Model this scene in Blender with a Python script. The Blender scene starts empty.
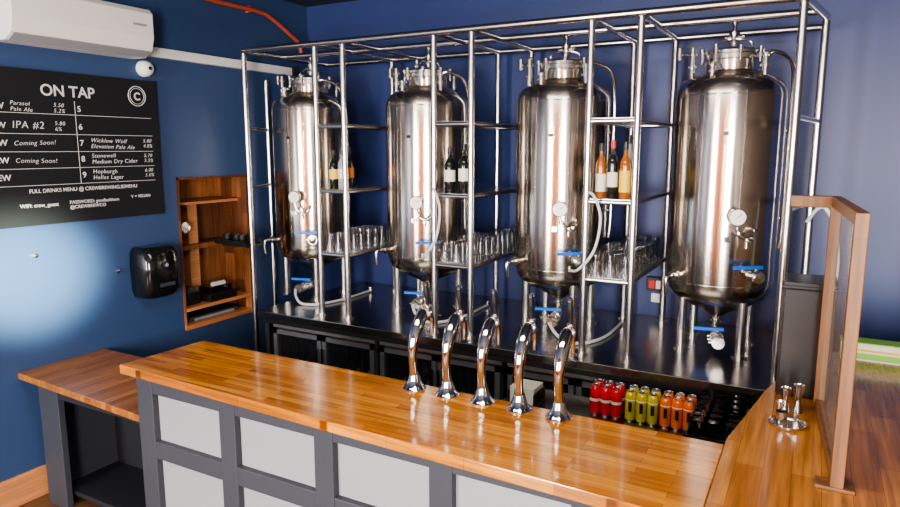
import bpy, bmesh, math, random
from mathutils import Vector, Matrix, Euler
random.seed(7)
S=bpy.context.scene
COL=S.collection

# ---------------------------------------------------------------- materials
def newmat(name):
    m=bpy.data.materials.new(name); m.use_nodes=True
    nt=m.node_tree; b=nt.nodes['Principled BSDF']
    return m,nt,b
def pm(name,col,rough=.5,metal=0,coat=0,trans=0,ior=1.45,emi=None,es=0,alpha=1,noise=0,nscale=8,bump=0):
    m,nt,b=newmat(name)
    b.inputs['Base Color'].default_value=(*col,1)
    b.inputs['Roughness'].default_value=rough
    b.inputs['Metallic'].default_value=metal
    b.inputs['Coat Weight'].default_value=coat
    b.inputs['Coat Roughness'].default_value=.1
    b.inputs['Transmission Weight'].default_value=trans
    b.inputs['IOR'].default_value=ior
    b.inputs['Alpha'].default_value=alpha
    if emi: 
        b.inputs['Emission Color'].default_value=(*emi,1); b.inputs['Emission Strength'].default_value=es
    if noise or bump:
        g=nt.nodes.new('ShaderNodeNewGeometry')
        n=nt.nodes.new('ShaderNodeTexNoise'); n.inputs['Scale'].default_value=nscale; n.inputs['Detail'].default_value=5
        nt.links.new(g.outputs['Position'],n.inputs['Vector'])
        if noise:
            r=nt.nodes.new('ShaderNodeMapRange'); r.inputs[3].default_value=1-noise; r.inputs[4].default_value=1+noise
            nt.links.new(n.outputs['Fac'],r.inputs[0])
            mx=nt.nodes.new('ShaderNodeVectorMath'); mx.operation='SCALE'
            mx.inputs[0].default_value=col; nt.links.new(r.outputs[0],mx.inputs['Scale'])
            nt.links.new(mx.outputs[0],b.inputs['Base Color'])
        if bump:
            n2=nt.nodes.new('ShaderNodeTexNoise'); n2.inputs['Scale'].default_value=160; n2.inputs['Detail'].default_value=3
            nt.links.new(g.outputs['Position'],n2.inputs['Vector'])
            bp=nt.nodes.new('ShaderNodeBump'); bp.inputs['Strength'].default_value=bump; bp.inputs['Distance'].default_value=.002
            nt.links.new(n2.outputs['Fac'],bp.inputs['Height']); nt.links.new(bp.outputs[0],b.inputs['Normal'])
    return m
def wood(name,c1,c2,direction='X',w=.55,h=.045,rough=.2,coat=.4,grain=.25):
    """stave/plank wood; direction = world axis the grain follows"""
    m,nt,b=newmat(name)
    g=nt.nodes.new('ShaderNodeNewGeometry'); sp=nt.nodes.new('ShaderNodeSeparateXYZ')
    nt.links.new(g.outputs['Position'],sp.inputs[0])
    cb=nt.nodes.new('ShaderNodeCombineXYZ')
    order={'X':('X','Y','Z'),'Y':('Y','X','Z'),'Z':('Z','X','Y'),'YZ':('Y','Z','X')}[direction]
    for i,k in enumerate(order): nt.links.new(sp.outputs[k],cb.inputs[i])
    br=nt.nodes.new('ShaderNodeTexBrick'); br.offset=.37; br.offset_frequency=2
    br.inputs['Scale'].default_value=1; br.inputs['Brick Width'].default_value=w; br.inputs['Row Height'].default_value=h
    br.inputs['Mortar Size'].default_value=.0009; br.inputs['Mortar Smooth'].default_value=.5
    br.inputs['Color1'].default_value=(*c1,1); br.inputs['Color2'].default_value=(*c2,1)
    br.inputs['Mortar'].default_value=(c2[0]*.45,c2[1]*.4,c2[2]*.4,1)
    nt.links.new(cb.outputs[0],br.inputs['Vector'])
    mp=nt.nodes.new('ShaderNodeMapping'); mp.inputs['Scale'].default_value=(3,55,55)
    nt.links.new(cb.outputs[0],mp.inputs[0])
    n=nt.nodes.new('ShaderNodeTexNoise'); n.inputs['Scale'].default_value=1; n.inputs['Detail'].default_value=6
    nt.links.new(mp.outputs[0],n.inputs['Vector'])
    r=nt.nodes.new('ShaderNodeMapRange'); r.inputs[1].default_value=.3; r.inputs[2].default_value=.7
    r.inputs[3].default_value=1-grain; r.inputs[4].default_value=1+grain
    nt.links.new(n.outputs['Fac'],r.inputs[0])
    mx=nt.nodes.new('ShaderNodeVectorMath'); mx.operation='SCALE'
    nt.links.new(br.outputs['Color'],mx.inputs[0]); nt.links.new(r.outputs[0],mx.inputs['Scale'])
    nt.links.new(mx.outputs[0],b.inputs['Base Color'])
    b.inputs['Roughness'].default_value=rough; b.inputs['Coat Weight'].default_value=coat; b.inputs['Coat Roughness'].default_value=.07
    return m
def steel(name,col=(.64,.60,.55),rough=.25,aniso=0,streak=False):
    m,nt,b=newmat(name)
    b.inputs['Base Color'].default_value=(*col,1); b.inputs['Metallic'].default_value=1
    b.inputs['Roughness'].default_value=rough
    if aniso:
        b.inputs['Anisotropic'].default_value=aniso
        b.inputs['Anisotropic Rotation'].default_value=.25
        t=nt.nodes.new('ShaderNodeTangent'); t.direction_type='RADIAL'; t.axis='Z'
        nt.links.new(t.outputs[0],b.inputs['Tangent'])
    if streak:
        tc=nt.nodes.new('ShaderNodeTexCoord'); mp=nt.nodes.new('ShaderNodeMapping'); mp.inputs['Scale'].default_value=(1.2,1.2,260)
        nt.links.new(tc.outputs['Object'],mp.inputs[0])
        n=nt.nodes.new('ShaderNodeTexNoise'); n.inputs['Scale'].default_value=1; n.inputs['Detail'].default_value=2
        nt.links.new(mp.outputs[0],n.inputs['Vector'])
        r=nt.nodes.new('ShaderNodeMapRange'); r.inputs[3].default_value=rough-.03; r.inputs[4].default_value=rough+.03
        nt.links.new(n.outputs['Fac'],r.inputs[0]); nt.links.new(r.outputs[0],b.inputs['Roughness'])
    return m

M={}
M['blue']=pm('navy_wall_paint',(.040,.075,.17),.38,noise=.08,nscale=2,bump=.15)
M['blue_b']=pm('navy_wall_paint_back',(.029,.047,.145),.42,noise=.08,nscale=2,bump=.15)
M['ceil']=pm('ceiling_paint',(.03,.035,.06),.7)
M['rwall']=pm('side_wall_paint',(.16,.13,.11),.7)
M['floor']=wood('floor_planks',(.16,.085,.04),(.10,.055,.03),'Y',1.2,.12,.4,.1)
M['bar']=wood('oak_butcher_block',(.52,.205,.024),(.29,.090,.009),'X',.33,.04,.16,.4,.35)
M['bary']=wood('oak_butcher_block_cross',(.44,.175,.032),(.28,.095,.015),'Y',.5,.085,.2,.3,.35)
M['lowwood']=wood('oak_low_counter',(.40,.16,.032),(.24,.08,.015),'Y',.5,.05,.3,.2,.3)
M['post']=wood('stained_timber',(.17,.07,.02),(.13,.05,.014),'Z',3,.3,.5,.0,.35)
M['base']=wood('pine_skirting',(.55,.24,.10),(.48,.19,.075),'YZ',3,.3,.45,.1,.2)
M['niche']=wood('niche_boards',(.36,.14,.05),(.11,.04,.015),'Z',.35,.11,.5,.0,.4)
M['clad']=wood('warm_reflection_cladding',(.80,.22,.02),(.62,.15,.012),'Z',2.4,.14,.5,.1,.2)  # unseen front wall coloured orange to put warm reflections on the tanks
M['slate']=pm('slate_grey_paint',(.045,.05,.062),.5)
M['grey']=pm('grey_frame',(.26,.265,.28),.35,metal=.6)
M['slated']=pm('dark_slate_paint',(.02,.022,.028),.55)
M['panel']=pm('pale_grey_panel',(.29,.305,.33),.45,noise=.05,nscale=3)
M['steel']=steel('brushed_tank_steel',(.61,.55,.48),.2,.8,True)
M['pol']=steel('polished_steel',(.68,.65,.60),.16)
M['tube']=steel('satin_tube_steel',(.64,.61,.58),.24)
M['chrome']=steel('chrome',(.66,.65,.63),.06)
M['worktop']=steel('dark_steel_worktop',(.36,.34,.31),.22)
M['black']=pm('black_plastic',(.012,.012,.013),.35)
M['blackg']=pm('black_shiny_plastic',(.008,.008,.009),.12,coat=.5)
M['bluep']=pm('blue_plastic',(.01,.14,.65),.35)
M['white']=pm('white_plastic',(.75,.75,.73),.35)
M['hose']=pm('white_hose',(.6,.62,.62),.3)
M['rubber']=pm('dark_rubber',(.03,.03,.03),.6)
M['dial']=pm('dial_face',(.85,.85,.83),.3)
M['board']=pm('blackboard_slate',(.010,.011,.014),.6)
M['chalk']=pm('chalk',(.62,.62,.62),.8)
M['red']=pm('red_plastic',(.55,.02,.02),.35)
M['redpipe']=pm('red_conduit',(.42,.09,.05),.45)
def glassm(name,col,rough=.02):
    return pm(name,col,rough,trans=1,ior=1.45)
M['glass']=glassm('clear_glass',(.97,.98,.99))
M['wine']=pm('dark_wine_glass',(.008,.012,.008),.06,coat=.5)
M['brown']=pm('brown_bottle_glass',(.06,.022,.006),.08,coat=.5)
M['amber']=pm('amber_spirit',(.30,.09,.015),.05,coat=.6)
M['cspirit']=pm('clear_spirit',(.30,.33,.34),.05,coat=.6)
M['label']=pm('cream_label',(.7,.67,.55),.6)
M['ylabel']=pm('yellow_label',(.8,.5,.05),.5)
M['olabel']=pm('orange_label',(.75,.2,.03),.5)
M['canred']=pm('red_can',(.65,.012,.02),.25,metal=.2)
M['canyel']=pm('yellow_can',(.50,.42,.02),.25,metal=.2)
M['canor']=pm('orange_can',(.80,.16,.015),.25,metal=.2)
M['alu']=steel('aluminium',(.75,.75,.75),.25)
M['fglass']=pm('fridge_glass',(.03,.032,.036),.05,alpha=.35)
M['green']=pm('green_strip',(.25,.5,.06),.5)
m,nt,bs=newmat('acrylic_screen')
bs.inputs['Base Color'].default_value=(.5,.38,.28,1); bs.inputs['Roughness'].default_value=.08; bs.inputs['Alpha'].default_value=.25; bs.inputs['Specular IOR Level'].default_value=.8
M['screen']=m

# ---------------------------------------------------------------- builder
def catmull(pts,n=8):
    P=[Vector(p) for p in pts]; P=[P[0]*2-P[1]]+P+[P[-1]*2-P[-2]]
    out=[]
    for i in range(1,len(P)-2):
        for k in range(n):
            t=k/n; a,b,c,d=P[i-1],P[i],P[i+1],P[i+2]
            out.append(.5*((2*b)+(c-a)*t+(2*a-5*b+4*c-d)*t*t+(3*b-a-3*c+d)*t**3))
    out.append(P[-2]); return out
class B:
    def __init__(s): s.bm=bmesh.new(); s.m=[]
    def mi(s,k):
        if k not in s.m: s.m.append(k)
        return s.m.index(k)
    def face(s,vs,k,smooth=False):
        try: f=s.bm.faces.new(vs)
        except ValueError: return
        f.material_index=s.mi(k); f.smooth=smooth
    def box(s,c,d,k,rot=None):
        R=Euler(rot).to_matrix() if rot else Matrix.Identity(3); c=Vector(c)
        v=[s.bm.verts.new(c+R@Vector((x*d[0]/2,y*d[1]/2,z*d[2]/2))) for z in(-1,1) for y in(-1,1) for x in(-1,1)]
        for q in((0,2,3,1),(4,5,7,6),(0,1,5,4),(2,6,7,3),(0,4,6,2),(1,3,7,5)): s.face([v[i] for i in q],k)
    def bx(s,x0,x1,y0,y1,z0,z1,k): s.box(((x0+x1)/2,(y0+y1)/2,(z0+z1)/2),(abs(x1-x0),abs(y1-y0),abs(z1-z0)),k)
    def wallseg(s,p,q,w,z0,z1,k):
        p=Vector((*p,0));q=Vector((*q,0)); d=(q-p).normalized(); n=Vector((-d.y,d.x,0))*w/2
        s.prism([(v.x,v.y) for v in (p-n,q-n,q+n,p+n)],z0,z1,k)
    def prism(s,poly,z0,z1,k):
        a=[s.bm.verts.new((x,y,z0)) for x,y in poly]; b=[s.bm.verts.new((x,y,z1)) for x,y in poly]
        s.face(a[::-1],k); s.face(b,k); n=len(poly)
        for i in range(n): s.face([a[i],a[(i+1)%n],b[(i+1)%n],b[i]],k)
    def frame(s,d):
        d=d.normalized(); u=Vector((0,0,1)) if abs(d.z)<.95 else Vector((1,0,0))
        x=d.cross(u).normalized(); return x,d.cross(x).normalized()
    def ring(s,c,x,y,r,seg):
        return [s.bm.verts.new(c+x*(r*math.cos(2*math.pi*i/seg))+y*(r*math.sin(2*math.pi*i/seg))) for i in range(seg)]
    def bridge(s,a,b,k):
        n=len(a)
        for i in range(n): s.face([a[i],a[(i+1)%n],b[(i+1)%n],b[i]],k,True)
    def cyl(s,p0,p1,r,k,r2=None,seg=18):
        p0=Vector(p0);p1=Vector(p1); r2=r if r2 is None else r2
        x,y=s.frame(p1-p0)
        s.bridge(s.ring(p0,x,y,r,seg),s.ring(p1,x,y,r2,seg),k)
        s.face(s.ring(p0,x,y,r,seg),k); s.face(s.ring(p1,x,y,r2,seg)[::-1],k)
    def tube(s,pts,r,k,seg=10):
        P=[Vector(p) for p in pts]; n=len(P); R=list(r) if isinstance(r,(list,tuple)) else [r]*n
        if len(R)!=n:
            RR=[]
            for i in range(n):
                f=i/(n-1)*(len(R)-1); j=min(int(f),len(R)-2); RR.append(R[j]*(1-f+j)+R[j+1]*(f-j))
            R=RR
        x,_=s.frame(P[1]-P[0]); prev=None
        for i in range(n):
            d=(P[min(i+1,n-1)]-P[max(i-1,0)]).normalized()
            x=(x-d*x.dot(d)).normalized(); y=d.cross(x)
            rg=s.ring(P[i],x,y,R[i],seg)
            if prev: s.bridge(prev,rg,k)
            else: s.face(s.ring(P[i],x,y,R[i],seg),k)
            prev=rg
        s.face(s.ring(P[-1],x,y,R[-1],seg)[::-1],k)
    def lathe(s,prof,o,k,seg=32,axis=(0,0,1),kf=None):
        o=Vector(o); d=Vector(axis).normalized()
        if abs(d.z)>.999: x,y=Vector((1,0,0)),Vector((0,1,0))
        else: x,y=s.frame(d)
        prev=None
        for i,(r,z) in enumerate(prof):
            r=max(r,.0004)
            rg=s.ring(o+d*z,x,y,r,seg)
            if prev: s.bridge(prev,rg,kf(i) if kf else k)
            prev=rg
            if 0<i<len(prof)-1:
                a=Vector((prof[i][0]-prof[i-1][0],prof[i][1]-prof[i-1][1])); b=Vector((prof[i+1][0]-prof[i][0],prof[i+1][1]-prof[i][1]))
                if a.length>0 and b.length>0 and a.angle(b)>math.radians(38): prev=s.ring(o+d*z,x,y,r,seg)
    def torus(s,c,R,r,k,axis=(0,0,1),seg=32):
        c=Vector(c); x,y=s.frame(Vector(axis))
        s.tube([c+x*(R*math.cos(2*math.pi*i/seg))+y*(R*math.sin(2*math.pi*i/seg)) for i in range(seg+1)],r,k,8)
    def finish(s,name,parent=None,bevel=0,loc=None):
        me=bpy.data.meshes.new(name); 
        bmesh.ops.recalc_face_normals(s.bm,faces=s.bm.faces)
        co=[v.co for v in s.bm.verts]
        if loc is None and parent is None:
            lo=[min(c[i] for c in co) for i in range(3)]; hi=[max(c[i] for c in co) for i in range(3)]
            L=Vector(((lo[0]+hi[0])/2,(lo[1]+hi[1])/2,lo[2]))
            for v in s.bm.verts: v.co-=L
        else: L=Vector(loc or (0,0,0))
        s.bm.to_mesh(me); s.bm.free()
        for k in s.m: me.materials.append(M[k])
        o=bpy.data.objects.new(name,me); COL.objects.link(o); o.location=L
        if parent: o.parent=parent
        if bevel:
            md=o.modifiers.new('bevel','BEVEL'); md.width=bevel; md.segments=2; md.limit_method='ANGLE'; md.angle_limit=math.radians(50)
        return o
def empty(name,loc):
    e=bpy.data.objects.new(name,None); COL.objects.link(e); e.location=loc; e.empty_display_size=.1; return e

# ---------------------------------------------------------------- room
XL=-4.12; YB=4.83; XR=2.6; YF=-3.0; H=3.4
b=B(); b.bx(XL-.5,XR+.2,YF-.2,YB+.2,-.1,0,'floor'); b.finish('floor')
b=B(); b.bx(XL-.5,XR+.2,YF-.2,YB+.2,H,H+.1,'ceil'); b.finish('ceiling')
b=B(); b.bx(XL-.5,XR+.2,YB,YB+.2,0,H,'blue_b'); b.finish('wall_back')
b=B(); b.bx(XR,XR+.2,YF,YB,0,H,'rwall'); b.finish('wall_right')
NY0,NY1,NZ0,NZ1=3.32,4.02,.78,1.94
b=B()
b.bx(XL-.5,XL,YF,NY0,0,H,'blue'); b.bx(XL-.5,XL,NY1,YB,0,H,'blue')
b.bx(XL-.5,XL,NY0,NY1,0,NZ0,'blue'); b.bx(XL-.5,XL,NY0,NY1,NZ1,H,'blue')
b.finish('wall_left')
b=B(); b.bx(XL,XL+.02,YF,NY0+1.2,0,.19,'base'); b.finish('baseboard_left',bevel=.004)
wins=[(-3.3,-2.3),(.5,1.9)]
b=B()
xs=[XL]+[v for w in wins for v in w]+[XR]
for i in range(0,len(xs),2): b.bx(xs[i],xs[i+1],YF-.2,YF,0,H,'clad')
for a,c in wins:
    b.bx(a,c,YF-.2,YF,0,.7,'clad'); b.bx(a,c,YF-.2,YF,2.8,H,'clad')
b.finish('wall_front')
for i,(a,c) in enumerate(wins):
    b=B()
    for x in (a+.03,(a+c)/2,c-.03): b.bx(x-.03,x+.03,YF-.13,YF-.05,.7,2.8,'white')
    for z in (.73,2.1,2.77): b.bx(a,c,YF-.12,YF-.06,z-.03,z+.03,'white')
    b.finish('window_%d'%(i+1))

# ---------------------------------------------------------------- wall niche
b=B(); d=.36
b.bx(XL-d,XL-d+.02,NY0,NY1,NZ0,NZ1,'niche')
b.bx(XL-d,XL+.004,NY0,NY0+.02,NZ0,NZ1,'niche'); b.bx(XL-d,XL+.004,NY1-.02,NY1,NZ0,NZ1,'niche')
b.bx(XL-d,XL+.012,NY0,NY1,NZ0,NZ0+.035,'base'); b.bx(XL-d,XL+.004,NY0,NY1,NZ1-.02,NZ1,'niche')
b.bx(XL-d+.02,XL+.006,NY0+.02,NY1-.02,.92,.945,'base'); b.bx(XL-d+.02,XL-.1,NY0+.02,NY1-.02,1.72,1.74,'base')
b.bx(XL-d+.02,XL-.20,NY0+.25,NY0+.34,.945,1.72,'base'); b.bx(XL-d+.02,XL-.16,NY0+.02,NY1-.02,1.36,1.40,'niche')
b.finish('recessed_wooden_shelf')
b=B(); b.bx(XL-.19,XL-.01,3.58,3.86,.947,1.01,'black'); b.bx(XL-.17,XL-.03,3.61,3.83,1.01,1.06,'blackg'); b.cyl((XL-.07,3.66,1.07),(XL-.07,3.78,1.07),.02,'white'); b.finish('receipt_printer',bevel=.005)
b=B(); b.bx(XL-.28,XL-.06,3.37,3.53,.947,1.04,'black'); b.bx(XL-.26,XL-.08,3.39,3.51,1.04,1.08,'slate'); b.finish('router_box',bevel=.005)
b=B(); b.bx(XL-.27,XL-.05,3.40,3.90,.816,.85,'slate'); b.bx(XL-.05,XL-.04,3.45,3.85,.82,.84,'panel'); b.finish('storage_tray',bevel=.003)
b=B(); b.lathe([(0,0),(.05,0),(.05,.02),(.042,.03),(.042,.022),(0,.022)],(XL-.125,3.46,1.55),'alu',24,(1,0,0)); b.box((XL-.22,3.46,1.55),(.20,.05,.05),'alu'); b.finish('wall_lamp')

# ---------------------------------------------------------------- blackboard
b=B(); b.bx(XL+.002,XL+.022,1.85,3.19,1.69,2.61,'board'); 
for z in (2.355,2.235,2.13,2.03,1.93): b.bx(XL+.022,XL+.0235,1.9,3.13,z-.0015,z+.0015,'chalk')
b.bx(XL+.022,XL+.0235,2.585,2.588,1.93,2.44,'chalk')
b.torus((XL+.024,3.03,2.50),.065,.003,'chalk',(1,0,0)); b.torus((XL+.024,3.03,2.50),.052,.0015,'chalk',(1,0,0))
bb=b.finish('blackboard_menu',bevel=0)
def txt(s,y,z,size,bold=0,al='LEFT',hand=False):
    c=bpy.data.curves.new('chalk_text','FONT'); c.body=s; c.size=size; c.extrude=.0006; c.offset=bold; c.align_x=al
    if hand: c.shear=.22+random.uniform(-.12,.12); c.space_character=1.12
    o=bpy.data.objects.new('chalk_text',c); COL.objects.link(o); c.materials.append(M['chalk'])
    tilt=random.uniform(-.03,.03) if hand else 0
    o.rotation_euler=(math.pi/2+0,0,math.pi/2); o.parent=bb; o.location=Vector((XL+.024,y,z))-bb.location
    if hand: o.rotation_euler=(Euler((math.pi/2,0,math.pi/2)).to_matrix()@Matrix.Rotation(tilt,3,'Z')).to_euler()
txt('ON TAP',2.38,2.465,.094,.0015); txt('C',3.03,2.475,.07,.002,'CENTER')
rows=[(2.365,'CREW','Parasol\nPale Ale','5.50\n5.2%','5','',''),(2.255,'CREW','IPA #2','5.80\n6%','6','',''),
(2.155,'CREW','Coming Soon!','','7','Wicklow Wolf\nElevation Pale Ale','5.80\n4.8%'),(2.055,'CREW','Coming Soon!','','8','Stonewell\nMedium Dry Cider','5.70\n5.5%'),(1.955,'CREW','','','9','Hopburgh\nHelles Lager','6.00\n5.0%')]
for z,a,n,p,num,n2,p2 in rows:
    txt(a,2.03,z+.01,.048,.001)
    if '\n' in n: txt(n,2.20,z+.035,.034,-.0002,hand=True)
    elif n: txt(n,2.20,z+.012,.060 if 'IPA' in n else .038,-.0004,hand=True)
    txt(p,2.45,z+.035,.034,-.0002,hand=True); txt(num,2.60,z+.012,.05,.001)
    txt(n2,2.67,z+.035,.038,-.0001,hand=True); txt(p2,3.05,z+.035,.034,-.0001,hand=True)
txt('FULL DRINKS MENU @ CREWBREWING.IE/MENU',2.26,1.885,.033,.0003)
txt('WIFI: crew_guest',2.20,1.80,.032,.0003); txt('PASSWORD: goodluckhere\n@CREWBREWCO',2.50,1.805,.03,.0003); txt('V = VEGAN',2.93,1.815,.03,.0003)

# ---------------------------------------------------------------- AC, trunking, pipes, dispenser
b=B()
prof=[(0,.0),(.13,.0),(.20,.04),(.225,.12),(.225,.27),(.20,.30),(0,.30)]
y0,y1=2.15,3.04; z0=2.745
A=[b.bm.verts.new((XL+x,y0,z0+z)) for x,z in prof]; C=[b.bm.verts.new((XL+x,y1,z0+z)) for x,z in prof]
b.face(A,'white'); b.face(C[::-1],'white')
for i in range(len(prof)): b.face([A[i],A[(i+1)%7],C[(i+1)%7],C[i]],'white')
b.box((XL+.168,(y0+y1)/2,z0+.018),(.07,.86,.006),'panel',(0,-.5,0))
b.bx(XL+.224,XL+.228,2.89,2.99,2.93,2.945,'panel')
b.finish('air_conditioner',bevel=.012)
b=B(); b.bx(XL+.001,XL+.05,3.045,4.55,2.775,2.84,'white'); b.bx(XL+.05,XL+.053,3.105,4.55,2.78,2.835,'white'); b.bx(XL+.001,XL+.06,4.55,4.62,2.6,2.85,'rubber'); b.finish('trunking_duct',bevel=.004)
b=B(); b.lathe([(0,0),(.055,0),(.055,.03),(.046,.055),(.03,.07),(0,.075)],(XL,3.11,2.69),'white',28,(1,0,0)); b.lathe([(0,.066),(.012,.068),(.012,.078),(0,.082)],(XL,3.11,2.69),'blackg',20,(1,0,0))
b.finish('security_camera')
b=B(); b.tube(catmull([(XL+.03,3.3,3.26),(XL+.03,3.8,3.25),(XL+.03,4.2,3.25),(XL+.03,4.35,3.22),(XL+.03,4.55,3.13),(XL+.035,4.68,3.05),(XL+.035,4.70,2.9)]),.018,'redpipe')
for y in (3.5,4.1): b.bx(XL+.001,XL+.04,y-.015,y+.015,3.225,3.275,'redpipe')
b.finish('red_conduit_pipe')
b=B()
seg=10
def sect(z,w,dp): 
    pts=[(0,-w/2)]
    for i in range(seg+1):
        a=-math.pi/2+math.pi*i/seg
        pts.append((dp*(.45+.55*max(math.cos(a),0)**.6), w/2*math.copysign(abs(math.sin(a))**.7,math.sin(a))))
    pts.append((0,w/2)); return [b.bm.verts.new((XL+.001+x,3.04+y,z)) for x,y in pts]
L=[sect(z,w,dp) for z,w,dp in ((1.11,.20,.13),(1.125,.25,.17),(1.17,.28,.19),(1.32,.29,.20),(1.43,.28,.19),(1.465,.25,.165),(1.475,.2,.12))]
for i in range(len(L)-1):
    for j in range(len(L[i])-1): b.face([L[i][j],L[i][j+1],L[i+1][j+1],L[i+1][j]],'blackg',True)
    b.face([L[i][-1],L[i][0],L[i+1][0],L[i+1][-1]],'black')
b.face(L[0][::-1],'black'); b.face(L[-1],'blackg')
b.lathe([(0,0),(.012,0),(.012,.004),(0,.006)],(XL+.20,3.04,1.35),'panel',16,(1,0,0)); b.bx(XL+.197,XL+.202,2.98,3.10,1.20,1.225,'slate')
b.finish('paper_towel_dispenser')
for y,z in ((2.79,1.33),(2.26,1.51)):
    b=B(); b.lathe([(0,0),(.008,0),(.008,.02),(.013,.025),(.013,.03),(0,.034)],(XL,y,z),'alu',12,(1,0,0)); b.finish('wall_hook')

# ---------------------------------------------------------------- bar counter
ZB=1.10
b=B()
b.prism([(-2.935,1.965),(-.6,1.885),(-.22,1.87),(-.22,2.447),(-2.91,2.457)],ZB-.045,ZB,'bar')
b.prism([(-.22,1.87),(1.9,1.80),(1.9,3.9),(-.05,3.9),(-.07,3.4),(-.13,3.11),(-.22,2.50)],ZB-.045,ZB,'bary')
fy=2.01
b.bx(-2.86,1.85,fy+.03,fy+.05,.05,ZB-.045,'panel')
b.bx(-2.86,1.85,fy,fy+.045,.965,ZB-.045,'slate'); b.bx(-2.86,1.85,fy,fy+.045,.63,.72,'slate'); b.bx(-2.86,1.85,fy,fy+.045,.0,.2,'slate')
x=-2.81
while x<1.9:
    b.bx(x-.05,x+.05,fy-.004,fy+.05,0,ZB-.045,'slate'); x+=.555
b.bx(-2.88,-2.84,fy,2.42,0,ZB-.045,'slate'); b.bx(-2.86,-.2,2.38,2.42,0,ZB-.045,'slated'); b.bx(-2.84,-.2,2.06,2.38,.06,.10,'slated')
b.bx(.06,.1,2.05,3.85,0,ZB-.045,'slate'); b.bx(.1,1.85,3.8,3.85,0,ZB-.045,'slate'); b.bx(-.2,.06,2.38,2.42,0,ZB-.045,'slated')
b.bx(1.81,1.85,2.05,3.8,0,ZB-.045,'slate')
b.finish('bar_counter',bevel=.004)
b=B(); ZL=.82
b.prism([(XL+.001,2.10),(-2.89,2.03),(-2.89,2.66),(XL+.001,2.66)],ZL-.04,ZL,'lowwood')
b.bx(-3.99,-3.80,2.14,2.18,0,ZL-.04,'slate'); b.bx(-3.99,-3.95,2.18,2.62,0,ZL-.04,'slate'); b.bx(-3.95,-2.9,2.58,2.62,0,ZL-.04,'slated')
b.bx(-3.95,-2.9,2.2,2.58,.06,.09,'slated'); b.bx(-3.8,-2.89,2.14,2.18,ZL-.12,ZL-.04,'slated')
b.finish('side_counter',bevel=.004)

# ---------------------------------------------------------------- beer taps
def tap():
    b=B()
    b.lathe([(0,0),(.050,0),(.052,.006),(.046,.014),(.036,.024),(.028,.045),(.022,.07)],(0,0,0),'chrome',28)
    path=catmull([(0,0,.05),(0,-.008,.10),(0,-.012,.16),(0,-.002,.22),(0,.028,.275),(0,.07,.318),(0,.095,.328)],6)
    b.tube(path,[.022,.018,.019,.024,.029,.027,.018],'chrome',18)
    b.cyl((0,.06,.318),(0,.118,.318),.021,'chrome'); b.cyl((0,.095,.318),(0,.102,.318),.029,'pol')
    b.tube(catmull([(0,.11,.318),(0,.14,.31),(0,.155,.28),(0,.157,.21)],6),[.016,.014,.011,.009],'chrome',12)
    b.cyl((0,.12,.325),(0,.12,.355),.014,'chrome'); b.cyl((0,.12,.345),(0,.12,.352),.018,'pol')
    b.tube(catmull([(0,.12,.35),(0,.115,.38),(0,.108,.41),(0,.103,.45)],4),[.008,.010,.014,.011],'black',12)
    b.lathe([(.012,0),(.015,.006),(.011,.016),(0,.02)],(0,.103,.447),'chrome',14)
    return b
tm=None
for i in range(5):
    x=-1.491+i*.167
    if tm is None: tm=tap().finish('beer_tap',loc=(x,2.385,ZB)); 
    else:
        o=tm.copy(); o.location.x=x; COL.objects.link(o)

# ---------------------------------------------------------------- back bar
ZP=.95
b=B(); b.bx(-3.60,.02,3.55,4.825,ZP-.05,ZP,'worktop'); b.bx(-3.60,.02,3.56,3.58,ZP-.085,ZP-.05,'black')
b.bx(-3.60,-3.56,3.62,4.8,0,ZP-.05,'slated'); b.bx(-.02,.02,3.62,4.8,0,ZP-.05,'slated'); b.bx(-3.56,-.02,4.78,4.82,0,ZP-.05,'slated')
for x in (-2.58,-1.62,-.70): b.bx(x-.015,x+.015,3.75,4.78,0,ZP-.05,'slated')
b.finish('back_bar_counter',bevel=.003)
def fridge(x0,x1):
    b=B(); 
    b.bx(x0,x1,4.5,4.6,0,.87,'slate'); b.bx(x0,x0+.03,3.68,4.5,0,.87,'slate'); b.bx(x1-.03,x1,3.68,4.5,0,.87,'slate')
    b.bx(x0+.03,x1-.03,3.68,4.5,0,.08,'slate'); b.bx(x0+.03,x1-.03,3.68,4.5,.82,.87,'slate')
    n=2; w=(x1-x0)/n
    for z in (.44,): b.bx(x0+.03,x1-.03,3.70,4.4,z-.008,z,'pol')
    for zz in (.08,.44):
        for i in range(9):
            for j in range(2):
                px=x0+.09+i*(x1-x0-.18)/8; py=3.76+j*.09
                b.lathe([(0,0),(.03,0),(.031,.13),(.013,.19),(.013,.235),(.015,.235),(.015,.245),(0,.245)],(px,py,zz+.001),'brown' if (i//2)%2 else 'wine',12)
                b.lathe([(.0315,.05),(.0315,.10)],(px,py,zz+.001),('label','olabel','ylabel','bluep')[(i//2+j)%4],12)
    for i in range(n):
        a=x0+i*w+.006; c=x0+(i+1)*w-.006
        b.bx(a+.03,c-.03,3.655,3.662,.10,.78,'fglass')
        for (p,q,r,s_) in ((a,a+.035,.08,.80),(c-.035,c,.08,.80),(a,c,.08,.12),(a,c,.765,.80)): b.bx(p,q,3.64,3.678,r,s_,'grey')
        hx=c-.018 if i==0 else a+.018
        b.cyl((hx,3.615,.45),(hx,3.615,.72),.009,'pol'); b.cyl((hx,3.615,.47),(hx,3.64,.47),.006,'pol'); b.cyl((hx,3.615,.70),(hx,3.64,.70),.006,'pol')
    b.bx(x0,x1,3.65,3.68,.81,.865,'grey')
    return b.finish('bottle_fridge')
fridge(-3.54,-2.60); fridge(-2.56,-1.64); fridge(-1.60,-.72)
b=B(); b.bx(-1.45,-.2,2.95,3.52,.735,.76,'worktop')
for x in(-1.43,-.22):
    for y in (2.97,3.5): b.bx(x-.018,x+.018,y-.018,y+.018,0,.735,'pol')
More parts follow.
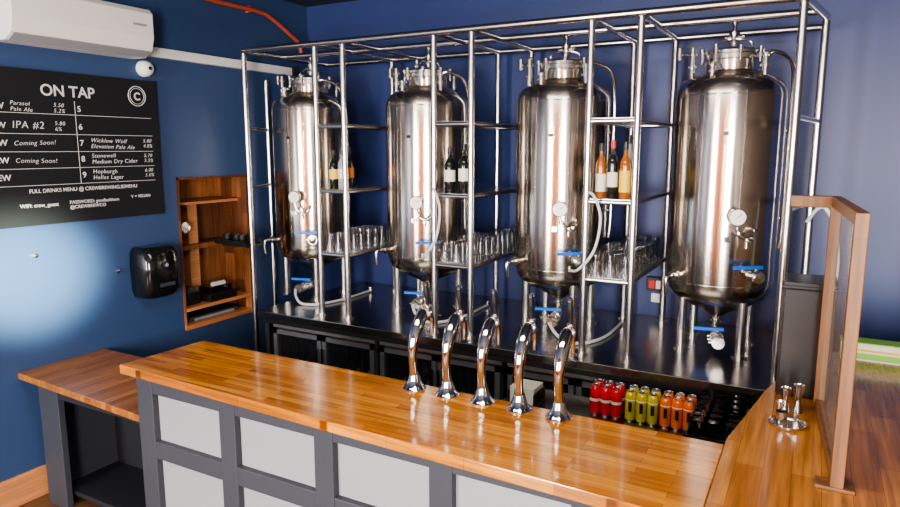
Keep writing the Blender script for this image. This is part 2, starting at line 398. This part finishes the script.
b.bx(-1.45,-.2,2.95,2.965,.70,.80,'black'); b.bx(-1.41,-.24,2.98,3.49,.2,.22,'pol')
b.finish('underbar_workbench',bevel=.003)
b=B(); b.bx(-1.40,-1.24,3.20,3.36,.7605,.775,'black'); b.bx(-1.39,-1.25,3.21,3.35,.775,.865,'label'); b.bx(-1.40,-1.39,3.20,3.36,.775,.84,'black'); b.bx(-1.25,-1.24,3.20,3.36,.775,.84,'black'); b.finish('napkin_holder',bevel=.002)
def cans(x,k,name):
    b=B()
    for i in range(3):
        for j in range(2):
            c=(x-.056+.056*i,3.31+j*.07,.7605)
            b.lathe([(0,0),(.020,0),(.026,.008),(.0275,.014),(.0275,.138),(.025,.146),(.0215,.156),(.0215,.160),(.019,.157),(0,.157)],c,k,18,kf=lambda i:('alu' if i<3 or i>6 else k))
            if k=='canred': b.lathe([(.0279,.075),(.0279,.09)],c,'label',18)
            else:
                b.box((c[0]+.004,c[1]-.0275,c[2]+.08),(.016,.003,.05),'black'); b.lathe([(.0280,.112),(.0280,.118)],c,'label',18)
            b.box((c[0],c[1]-.008,c[2]+.159),(.010,.016,.002),'alu')
    b.finish(name)
cans(-.885,'canred','soda_cans'); cans(-.70,'canyel','beer_cans'); cans(-.525,'canor','beer_cans')
def glass(b,c,r=.036,h=.13,flip=True,seg=14):
    t=.0025
    if flip: pr=[(r,0),(r*.76,h),(0,h),(0,h-.008),(r*.76-t,h-.008),(r-t,0),(r,0)]
    else: pr=[(0,0),(r*.76,0),(r,h),(r-t,h),(r*.76-t,.008),(0,.008)]
    b.lathe(pr,c,'glass',seg)
b=B(); X0,X1,Y0,Y1,Z0=-.44,-.205,2.98,3.46,.761
b.bx(X0,X1,Y0,Y1,Z0,Z0+.015,'black')
for p in ((X0,X0+.01,Y0,Y1),(X1-.01,X1,Y0,Y1),(X0,X1,Y0,Y0+.01),(X0,X1,Y1-.01,Y1)): b.bx(*p,Z0,Z0+.12,'black')
for i in range(3):
    for j in range(6): glass(b,(X0+.042+.075*i,Y0+.045+.077*j,Z0+.016),.033,.17)
b.finish('glass_rack')

# ---------------------------------------------------------------- tanks
def AP(az,r,z):
    a=math.radians(az); return Vector((r*math.sin(a),-r*math.cos(a),z))
def clamp(b,p,d,r=.025):
    p=Vector(p); d=Vector(d).normalized()
    b.cyl(p-d*.006,p+d*.006,r,'pol',seg=16); x,y=b.frame(d); b.cyl(p+x*r*.8,p+x*(r+.018),.005,'pol',seg=8)
R=.302
b=B()
b.lathe([(.02,.19),(.045,.20),(.06,.215),(.20,.285),(.265,.33),(.292,.37),(R,.42),(R,.8),(R,1.2),(R,1.50),(.297,1.53),(.284,1.56),(.255,1.59),(.20,1.615),(.15,1.632),(.14,1.64),(.14,1.70)],(0,0,0),'steel',96)
shell=b.finish('shell',loc=(0,0,0)); shell_me=shell.data; bpy.data.objects.remove(shell)
b=B()
for z in (.425,1.495): b.torus((0,0,z),R,.0035,'pol',seg=64)
for az in (42,132,222,312):
    p=AP(az,.235,0); b.cyl(p,p+Vector((0,0,.40)),.027,'tube',seg=20); b.cyl(p,p+Vector((0,0,.012)),.045,'pol',seg=20); b.cyl(p+Vector((0,0,.04)),p+Vector((0,0,.06)),.031,'pol',seg=20)
b.lathe([(.14,1.695),(.165,1.70),(.165,1.725),(.155,1.73),(.155,1.745),(.13,1.76),(.07,1.772),(0,1.776)],(0,0,0),'pol',40)
for k in range(8):
    p=AP(45*k+20,.168,1.70); b.cyl(p-Vector((0,0,.02)),p+Vector((0,0,.055)),.008,'pol',seg=10); b.cyl(p+Vector((0,0,.04)),p+Vector((0,0,.062)),.015,'pol',seg=8)
b.tube(catmull([(-.10,0,1.76),(-.09,0,1.80),(-.03,-.02,1.815),(.03,-.02,1.815),(.09,0,1.80),(.10,0,1.76)],5),.006,'pol')
b.cyl((.0,.02,1.77),(0,.02,1.86),.020,'pol'); clamp(b,(0,.02,1.80),(0,0,1),.03); clamp(b,(0,.02,1.85),(0,0,1),.03); b.cyl((0,.02,1.85),(0,.02,1.925),.012,'pol'); b.cyl((0,.02,1.90),(0,.02,1.93),.019,'pol')
b.cyl((-.05,.02,1.83),(.05,.02,1.83),.012,'pol'); clamp(b,(.05,.02,1.83),(1,0,0),.02)
for az,h in ((-65,.14),(55,.12),(150,.13),(215,.09),(-20,.07)):
    p=AP(az,.225,1.59); b.cyl(p,p+Vector((0,0,h)),.016,'pol'); clamp(b,p+Vector((0,0,h*.5)),(0,0,1),.028); clamp(b,p+Vector((0,0,h)),(0,0,1),.028)
p=AP(-65,.225,1.72); b.cyl(p,p+Vector((0,0,.05)),.016,'pol'); q=AP(-80,.29,1.74); b.cyl(p+Vector((0,0,.02)),q,.009,'pol'); b.cyl(q-Vector((0,0,.03)),q+Vector((0,0,.04)),.016,'pol')
b.box(p+Vector((0,0,.06)),(.07,.015,.008),'black')
b.tube(catmull([AP(55,.225,1.69),AP(62,.26,1.72),AP(85,.31,1.67),AP(98,.325,1.5),AP(100,.325,1.2),AP(100,.325,.75),AP(100,.315,.62)],6),.011,'pol',10)
for z in (1.3,.8): b.cyl(AP(100,.30,z),AP(100,.33,z),.008,'pol'); b.torus(AP(100,.325,z),.014,.004,'pol')
A=18; n=AP(A,1,0)
b.cyl(AP(A,.29,.83),AP(A,.355,.83),.016,'pol'); clamp(b,AP(A,.325,.83),n,.03)
b.lathe([(0,0),(.045,0),(.048,.006),(.048,.026),(.043,.030)],AP(A,.355,.83),'pol',28,n); b.lathe([(.043,.027),(0,.027)],AP(A,.355,.83),'dial',28,n)
t=Vector((math.cos(math.radians(A)),math.sin(math.radians(A)),0)); g=AP(A,.383,.83)
b.cyl(g,g+t*.022+Vector((0,0,.018)),.002,'black',seg=6)
b.tube(catmull([AP(A,.37,.785),AP(A+2,.37,.74),AP(A+7,.37,.715),AP(A+14,.365,.72),AP(A+18,.355,.75),AP(A+18,.30,.76)],6),.010,'pol')
clamp(b,AP(A+2,.37,.745),(0,0,1),.020); clamp(b,AP(A+13,.367,.717),t,.018)
b.cyl(AP(A+9,.37,.715),AP(A+9,.37,.66),.010,'pol'); b.cyl(AP(A+9,.37,.70),AP(A+9,.41,.70),.008,'pol')
b.box(AP(A-6,.318,.70),(.03,.03,.03),'pol',(0,0,math.radians(A))); 
A=38; n=AP(A,1,0); t=Vector((math.cos(math.radians(A)),math.sin(math.radians(A)),0))
b.cyl(AP(A,.28,.50),AP(A,.39,.50),.022,'pol'); clamp(b,AP(A,.33,.50),n,.036); clamp(b,AP(A,.385,.50),n,.036); b.lathe([(0,0),(.03,0),(.03,.012),(0,.015)],AP(A,.39,.50),'pol',18,n)
c=AP(A,.36,.50); b.cyl(c,c+Vector((0,0,.05)),.008,'pol'); b.box(c-t*.05+Vector((0,0,.052)),(.17,.024,.018),'bluep',(0,0,math.radians(A)))
A=-38; n=AP(A,1,0); b.cyl(AP(A,.28,.47),AP(A,.37,.47),.018,'pol'); clamp(b,AP(A,.34,.47),n,.032); b.tube(catmull([AP(A,.365,.47),AP(A,.40,.46),AP(A,.405,.42),AP(A,.40,.36)],5),.012,'pol')
b.cyl((0,0,.20),(0,0,.075),.024,'pol'); clamp(b,(0,0,.165),(0,0,1),.038)
b.cyl((0,0,.09),(.05,-.26,.09),.022,'pol'); dd=Vector((.05,-.26,0)); clamp(b,Vector((0,0,.09))+dd*.45,dd,.036); clamp(b,Vector((0,0,.09))+dd*.75,dd,.036); clamp(b,Vector((0,0,.09))+dd,dd,.036)
c=Vector((0,0,.09))+dd*.6; b.cyl(c,c+Vector((0,0,.05)),.008,'pol'); b.box(c+Vector((-.05,0,.052)),(.17,.024,.018),'bluep',(0,0,.25))
b.box(AP(5,.303,1.28),(.03,.004,.022),'black',(0,0,math.radians(5)))
fit=b.finish('fittings',loc=(0,0,0)); fit_me=fit.data; bpy.data.objects.remove(fit)
tx=[-3.62,-2.523,-1.487,-.478]
for i,x in enumerate(tx):
    e=empty('fermentation_tank',(x,4.25,ZP))
    for nm,me in (('shell',shell_me),('fittings',fit_me)):
        o=bpy.data.objects.new(nm,me); COL.objects.link(o); o.parent=e

def hose(pts,r=.010,name='beer_hose',k='hose'):
    b=B(); b.tube(catmull(pts,8),r,k,10); b.cyl(Vector(pts[-1])-Vector((0,0,.0)),Vector(pts[-1])+Vector((0,0,.03)),r*1.6,'pol'); b.finish(name)
for x in (-2.523,-1.487):
    hose([(x+.27,3.95,1.86),(x+.33,3.75,1.90),(x+.40,3.66,1.88),(x+.44,3.655,1.76),(x+.41,3.655,1.58),(x+.32,3.66,1.46),(x+.22,3.80,1.42)],.008)
for x in (-3.62,-2.523,-1.487):
    hose([(x+.05,3.94,1.04),(x+.11,3.88,1.0),(x+.2,3.84,.965),(x+.31,3.88,.962),(x+.38,4.1,.962),(x+.38,4.5,.962)],.010)

# ---------------------------------------------------------------- pipe frame
r=.0205; yF=3.70; yK=4.66; zT=2.86; zs=[1.40,1.85,2.30]
units=[(-3.10,-2.86),(-2.15,-1.885),(-1.145,-.875)]
def T(b,p,q,rr=r): b.cyl(p,q,rr,'tube',seg=16)
for x0,x1 in units:
    b=B()
    for x in (x0,x1):
        T(b,(x,yF,ZP),(x,yF,zT-.021)); T(b,(x,yK,ZP),(x,yK,zT-.021))
        b.cyl((x,yF,ZP),(x,yF,ZP+.01),.04,'pol'); b.cyl((x,yK,ZP),(x,yK,ZP+.01),.04,'pol')
    for z in zs:
        T(b,(x0,yF,z),(x1,yF,z),.014); T(b,(x0,yK,z),(x1,yK,z),.014); T(b,(x0,yF,z),(x0,yK,z),.014); T(b,(x1,yF,z),(x1,yK,z),.014)
        b.bx(x0,x1,yF,yK,z+.008,z+.016,'tube')
    b.finish('steel_shelving_unit')
b=B()
T(b,(-3.77,yF,0.0),(-3.77,yF,zT-.021)); T(b,(-4.04,4.2,0),(-4.04,4.2,2.70))
T(b,(-3.77,yF,1.40),(-4.08,yF,1.40),.014)
for z in zs: T(b,(-3.77,yF,z),(-4.04,4.2,z),.012)
b.prism([(-4.09,yF),(-3.77,yF),(-3.80,3.78),(-4.04,4.2),(-4.09,4.2)],1.408,1.416,'tube')
b.finish('steel_shelving_unit')
b=B()
T(b,(-.115,yF,ZP),(-.115,yF,zT-.021)); T(b,(-.02,4.3,ZP),(-.02,4.3,zT-.021))
for z in (1.85,2.30): T(b,(-.115,yF,z),(-.02,4.3,z),.014)
b.finish('steel_shelving_unit')
b=B()
for x in (-3.10,-2.86,-2.15,-1.885,-1.145,-.875,-3.77): T(b,(x,yF,zT),(x,yK,zT))
T(b,(-.115,yF,zT),(-.02,4.3,zT)); T(b,(-.02,4.3,zT),(-.02,yK,zT))
T(b,(-3.77,yF,zT),(-.09,yF,zT)); T(b,(-3.77,yK,zT),(.0,yK,zT)); T(b,(-3.77,4.12,zT),(-.05,4.12,zT))
b.finish('overhead_pipe_frame')

def bottle(name,x,y,z,h=.30,r=.037,k='wine',lab='label',cap='black',lz=(.25,.5)):
    b=B()
    b.lathe([(0,0),(r*.95,0),(r,.006),(r,h*.60),(r*.9,h*.67),(r*.42,h*.76),(r*.36,h*.80),(r*.36,h*.93),(r*.42,h*.935),(r*.42,h*.96)],(x,y,z),k,24)
    b.lathe([(r+.0008,h*lz[0]),(r+.0008,h*lz[1])],(x,y,z),lab,24)
    b.lathe([(r*.42,h*.86),(r*.44,h*.87),(r*.44,h),(0,h)],(x,y,z),cap,18)
    b.finish(name)
zs_=1.8665
bottle('spirit_bottle',-1.095,3.80,zs_,.31,.030,'amber','label','black',(.12,.45))
bottle('wine_bottle',-1.025,3.79,zs_,.33,.030,'wine','label','red',(.2,.45))
bottle('spirit_bottle',-.95,3.78,zs_,.32,.032,'amber','ylabel','black',(.12,.5))
bottle('wine_bottle',-1.06,3.92,zs_,.33,.034,'wine','label','red')
bottle('spirit_bottle',-.965,3.92,zs_,.36,.033,'cspirit','canyel','black')
bottle('wine_bottle',-2.085,3.79,zs_,.29,.036,'wine','label','black'); bottle('wine_bottle',-1.985,3.80,zs_,.31,.037,'wine','label','black'); bottle('wine_bottle',-2.03,3.95,zs_,.30,.036,'wine','label','black')
bottle('spirit_bottle',-3.04,3.80,zs_,.27,.033,'wine','ylabel','black'); bottle('spirit_bottle',-2.96,3.80,zs_,.28,.034,'cspirit','label','black'); bottle('spirit_bottle',-3.0,3.93,zs_,.29,.034,'wine','olabel','black')
for x0,x1 in units:
    b=B(); n=3
    for i in range(n):
        for j in range(10):
            glass(b,(x0+.047+(x1-x0-.094)*i/(n-1),yF+.06+j*.088,1.4165),.036,.125+.02*((j//3)%2))
    b.finish('pint_glasses')
b=B(); b.bx(-4.09,-3.76,3.62,3.80,1.4165,1.428,'black'); b.bx(-4.09,-3.76,3.62,3.63,1.428,1.45,'black')
for k in range(4): b.lathe([(0,0),(.034,0),(.038,.055),(.035,.055),(.031,.006),(0,.006)],(-4.04+.08*k,3.71+.02*(k%2),1.4285),'black',18)
b.finish('tray_of_cups')
b=B(); b.bx(-.985,-.915,4.80,4.829,1.055,1.12,'white'); b.finish('switch_plate',bevel=.004)
b=B(); b.bx(-1.02,-.89,4.78,4.829,1.14,1.24,'black'); b.bx(-1.00,-.955,4.77,4.78,1.16,1.22,'red'); b.bx(-.95,-.905,4.77,4.78,1.16,1.22,'white'); b.finish('power_switch_box',bevel=.004)

# ---------------------------------------------------------------- right end of bar
b=B(); b.bx(-.09,.108,3.07,3.30,ZB+.012,ZB+.50,'black'); b.bx(-.083,.101,3.062,3.07,ZB+.03,ZB+.47,'black')
b.bx(-.094,.112,3.065,3.305,ZB+.47,ZB+.485,'black')
for x in(-.07,.09):
    for y in (3.09,3.28): b.cyl((x,y,ZB),(x,y,ZB+.013),.012,'rubber')
b.finish('black_speaker_cabinet',bevel=.006)
b=B(); zt=1.965; P1=(.075,3.0)
b.bx(.125-.019,.125+.019,2.255,2.315,ZB,zt,'post')
b.wallseg((.124,2.31),P1,.03,ZB,ZB+.04,'post'); b.wallseg((.124,2.30),P1,.036,zt-.04,zt,'post')
b.bx(.055,.095,2.98,3.02,ZB,zt-.04,'post')
b.bx(-.085,.085,2.98,3.02,zt-.045,zt,'post')
b.wallseg((.123,2.315),(.077,2.98),.006,ZB+.04,zt-.04,'screen')
b.bx(.065,.175,2.25,2.32,ZB,ZB+.012,'post')
b.finish('protective_screen',bevel=.003)
hose([(-.03,4.0,1.76),(.01,4.0,1.83),(.05,4.0,1.84),(.10,3.98,1.75),(.125,3.96,1.6),(.125,3.95,1.45),(.11,3.94,1.2),(.10,3.94,.95)],.010)
b=B(); b.lathe([(0,0),(.062,0),(.066,.004),(.066,.014),(.062,.012),(.06,.006),(0,.006)],(-.03,2.74,ZB),'pol',30); b.finish('steel_drip_dish')
def jig(x,y,h1=.045,h2=.06,r=.02,z=ZB):
    b=B(); b.lathe([(r,0),(r*.55,h1),(r*.55,h1+.004),(r*1.1,h1+h2),(r*1.0,h1+h2),(r*.45,h1+.008),(0,h1+.008)],(x,y,z),'pol',24); b.finish('jigger')
jig(-.045,2.87); jig(.0,2.90,.05,.065,.021); jig(-.06,2.80,.03,.04,.017,ZB+.0)
b=B(); b.lathe([(0,.0),(.02,.0),(.022,.05),(.02,.05),(.018,.004),(0,.004)],(-.05,2.73,ZB+.0065),'pol',20); b.finish('steel_shot_cup')
b=B(); b.bx(.17,1.0,3.79,3.885,ZB,ZB+.09,'label'); b.bx(.17,1.0,3.785,3.79,ZB+.01,ZB+.04,'green'); b.bx(.17,1.0,3.785,3.79,ZB+.05,ZB+.06,'ylabel'); b.bx(.165,1.005,3.78,3.89,ZB+.09,ZB+.096,'green'); b.finish('long_carton',bevel=.003)

# ---------------------------------------------------------------- lamps
def added_pendant(x,y,z):  # pendants added behind the camera for warm streaks on the steel
    b=B(); b.cyl((x,y,z+.14),(x,y,H),.004,'black',seg=6); b.lathe([(.02,.15),(.03,.14),(.06,.08),(.15,0),(.146,0),(.056,.076),(.026,.13),(0,.135)],(x,y,z),'black',28)
    b.lathe([(0,-.02),(.03,0),(.035,.03),(.02,.07),(0,.09)],(x,y,z),'bulb',16); b.finish('added_warm_lamp')
M['bulb']=pm('added_warm_bulb',(1,.7,.4),.4,emi=(1,.6,.25),es=60)  # glow of the added pendants
for p in ((-1.9,-1.6,2.3),(-.2,-1.8,2.3)):
    added_pendant(*p)
    l=bpy.data.lights.new('added_warm_light','POINT'); l.energy=110; l.color=(1,.52,.2); l.shadow_soft_size=.05
    o=bpy.data.objects.new('added_warm_light',l); COL.objects.link(o); o.location=(p[0],p[1],p[2]-.08)
def area(name,loc,rot,sx,sy,e,col):
    l=bpy.data.lights.new(name,'AREA'); l.shape='RECTANGLE'; l.size=sx; l.size_y=sy; l.energy=e; l.color=col
    o=bpy.data.objects.new(name,l); COL.objects.link(o); o.location=loc; o.rotation_euler=rot; return o
for i,(a,c) in enumerate(wins):
    area('window_daylight_%d'%(i+1),((a+c)/2,YF+.02,1.75),(math.radians(90),0,0),c-a-.1,2.0,(260,430)[i],(.98,.98,.97))
area('overhead_fill',(-1.2,1.2,H-.02),(0,0,0),2.6,.8,70,(1,.95,.88))  # unseen overhead light under a closed ceiling without an opening
sp=bpy.data.lights.new('added_wall_patch_spot','SPOT'); sp.energy=7000; sp.spot_size=math.radians(14); sp.spot_blend=1; sp.shadow_soft_size=.1; sp.color=(.9,1,.75)  # added spot without a fixture, makes the bright patch on the left wall
o=bpy.data.objects.new('added_wall_patch_spot',sp); COL.objects.link(o); o.location=(-.9,.2,2.0)
tgt=Vector((XL,2.19,1.42)); o.rotation_euler=(tgt-o.location).to_track_quat('-Z','Y').to_euler()
wd=bpy.data.worlds.new('world'); S.world=wd; wd.use_nodes=True
bg=wd.node_tree.nodes['Background']; bg.inputs[0].default_value=(.75,.85,1,1); bg.inputs[1].default_value=1.5
try: S.view_settings.look='AgX - Medium High Contrast'
except Exception: pass
S.view_settings.exposure=.25

# ---------------------------------------------------------------- camera
yaw=math.radians(28.8); p=math.radians(9)
F=Vector((-math.sin(yaw)*math.cos(p),math.cos(yaw)*math.cos(p),-math.sin(p))); Rv=Vector((math.cos(yaw),math.sin(yaw),0)); U=Rv.cross(F)
cam=bpy.data.cameras.new('camera'); co=bpy.data.objects.new('camera',cam); COL.objects.link(co)
m=Matrix((Rv,U,-F)).transposed().to_4x4(); m.translation=Vector((0,0,2.15)); co.matrix_world=m
cam.sensor_width=36; cam.lens=36*664/900; cam.clip_start=.05
S.camera=co
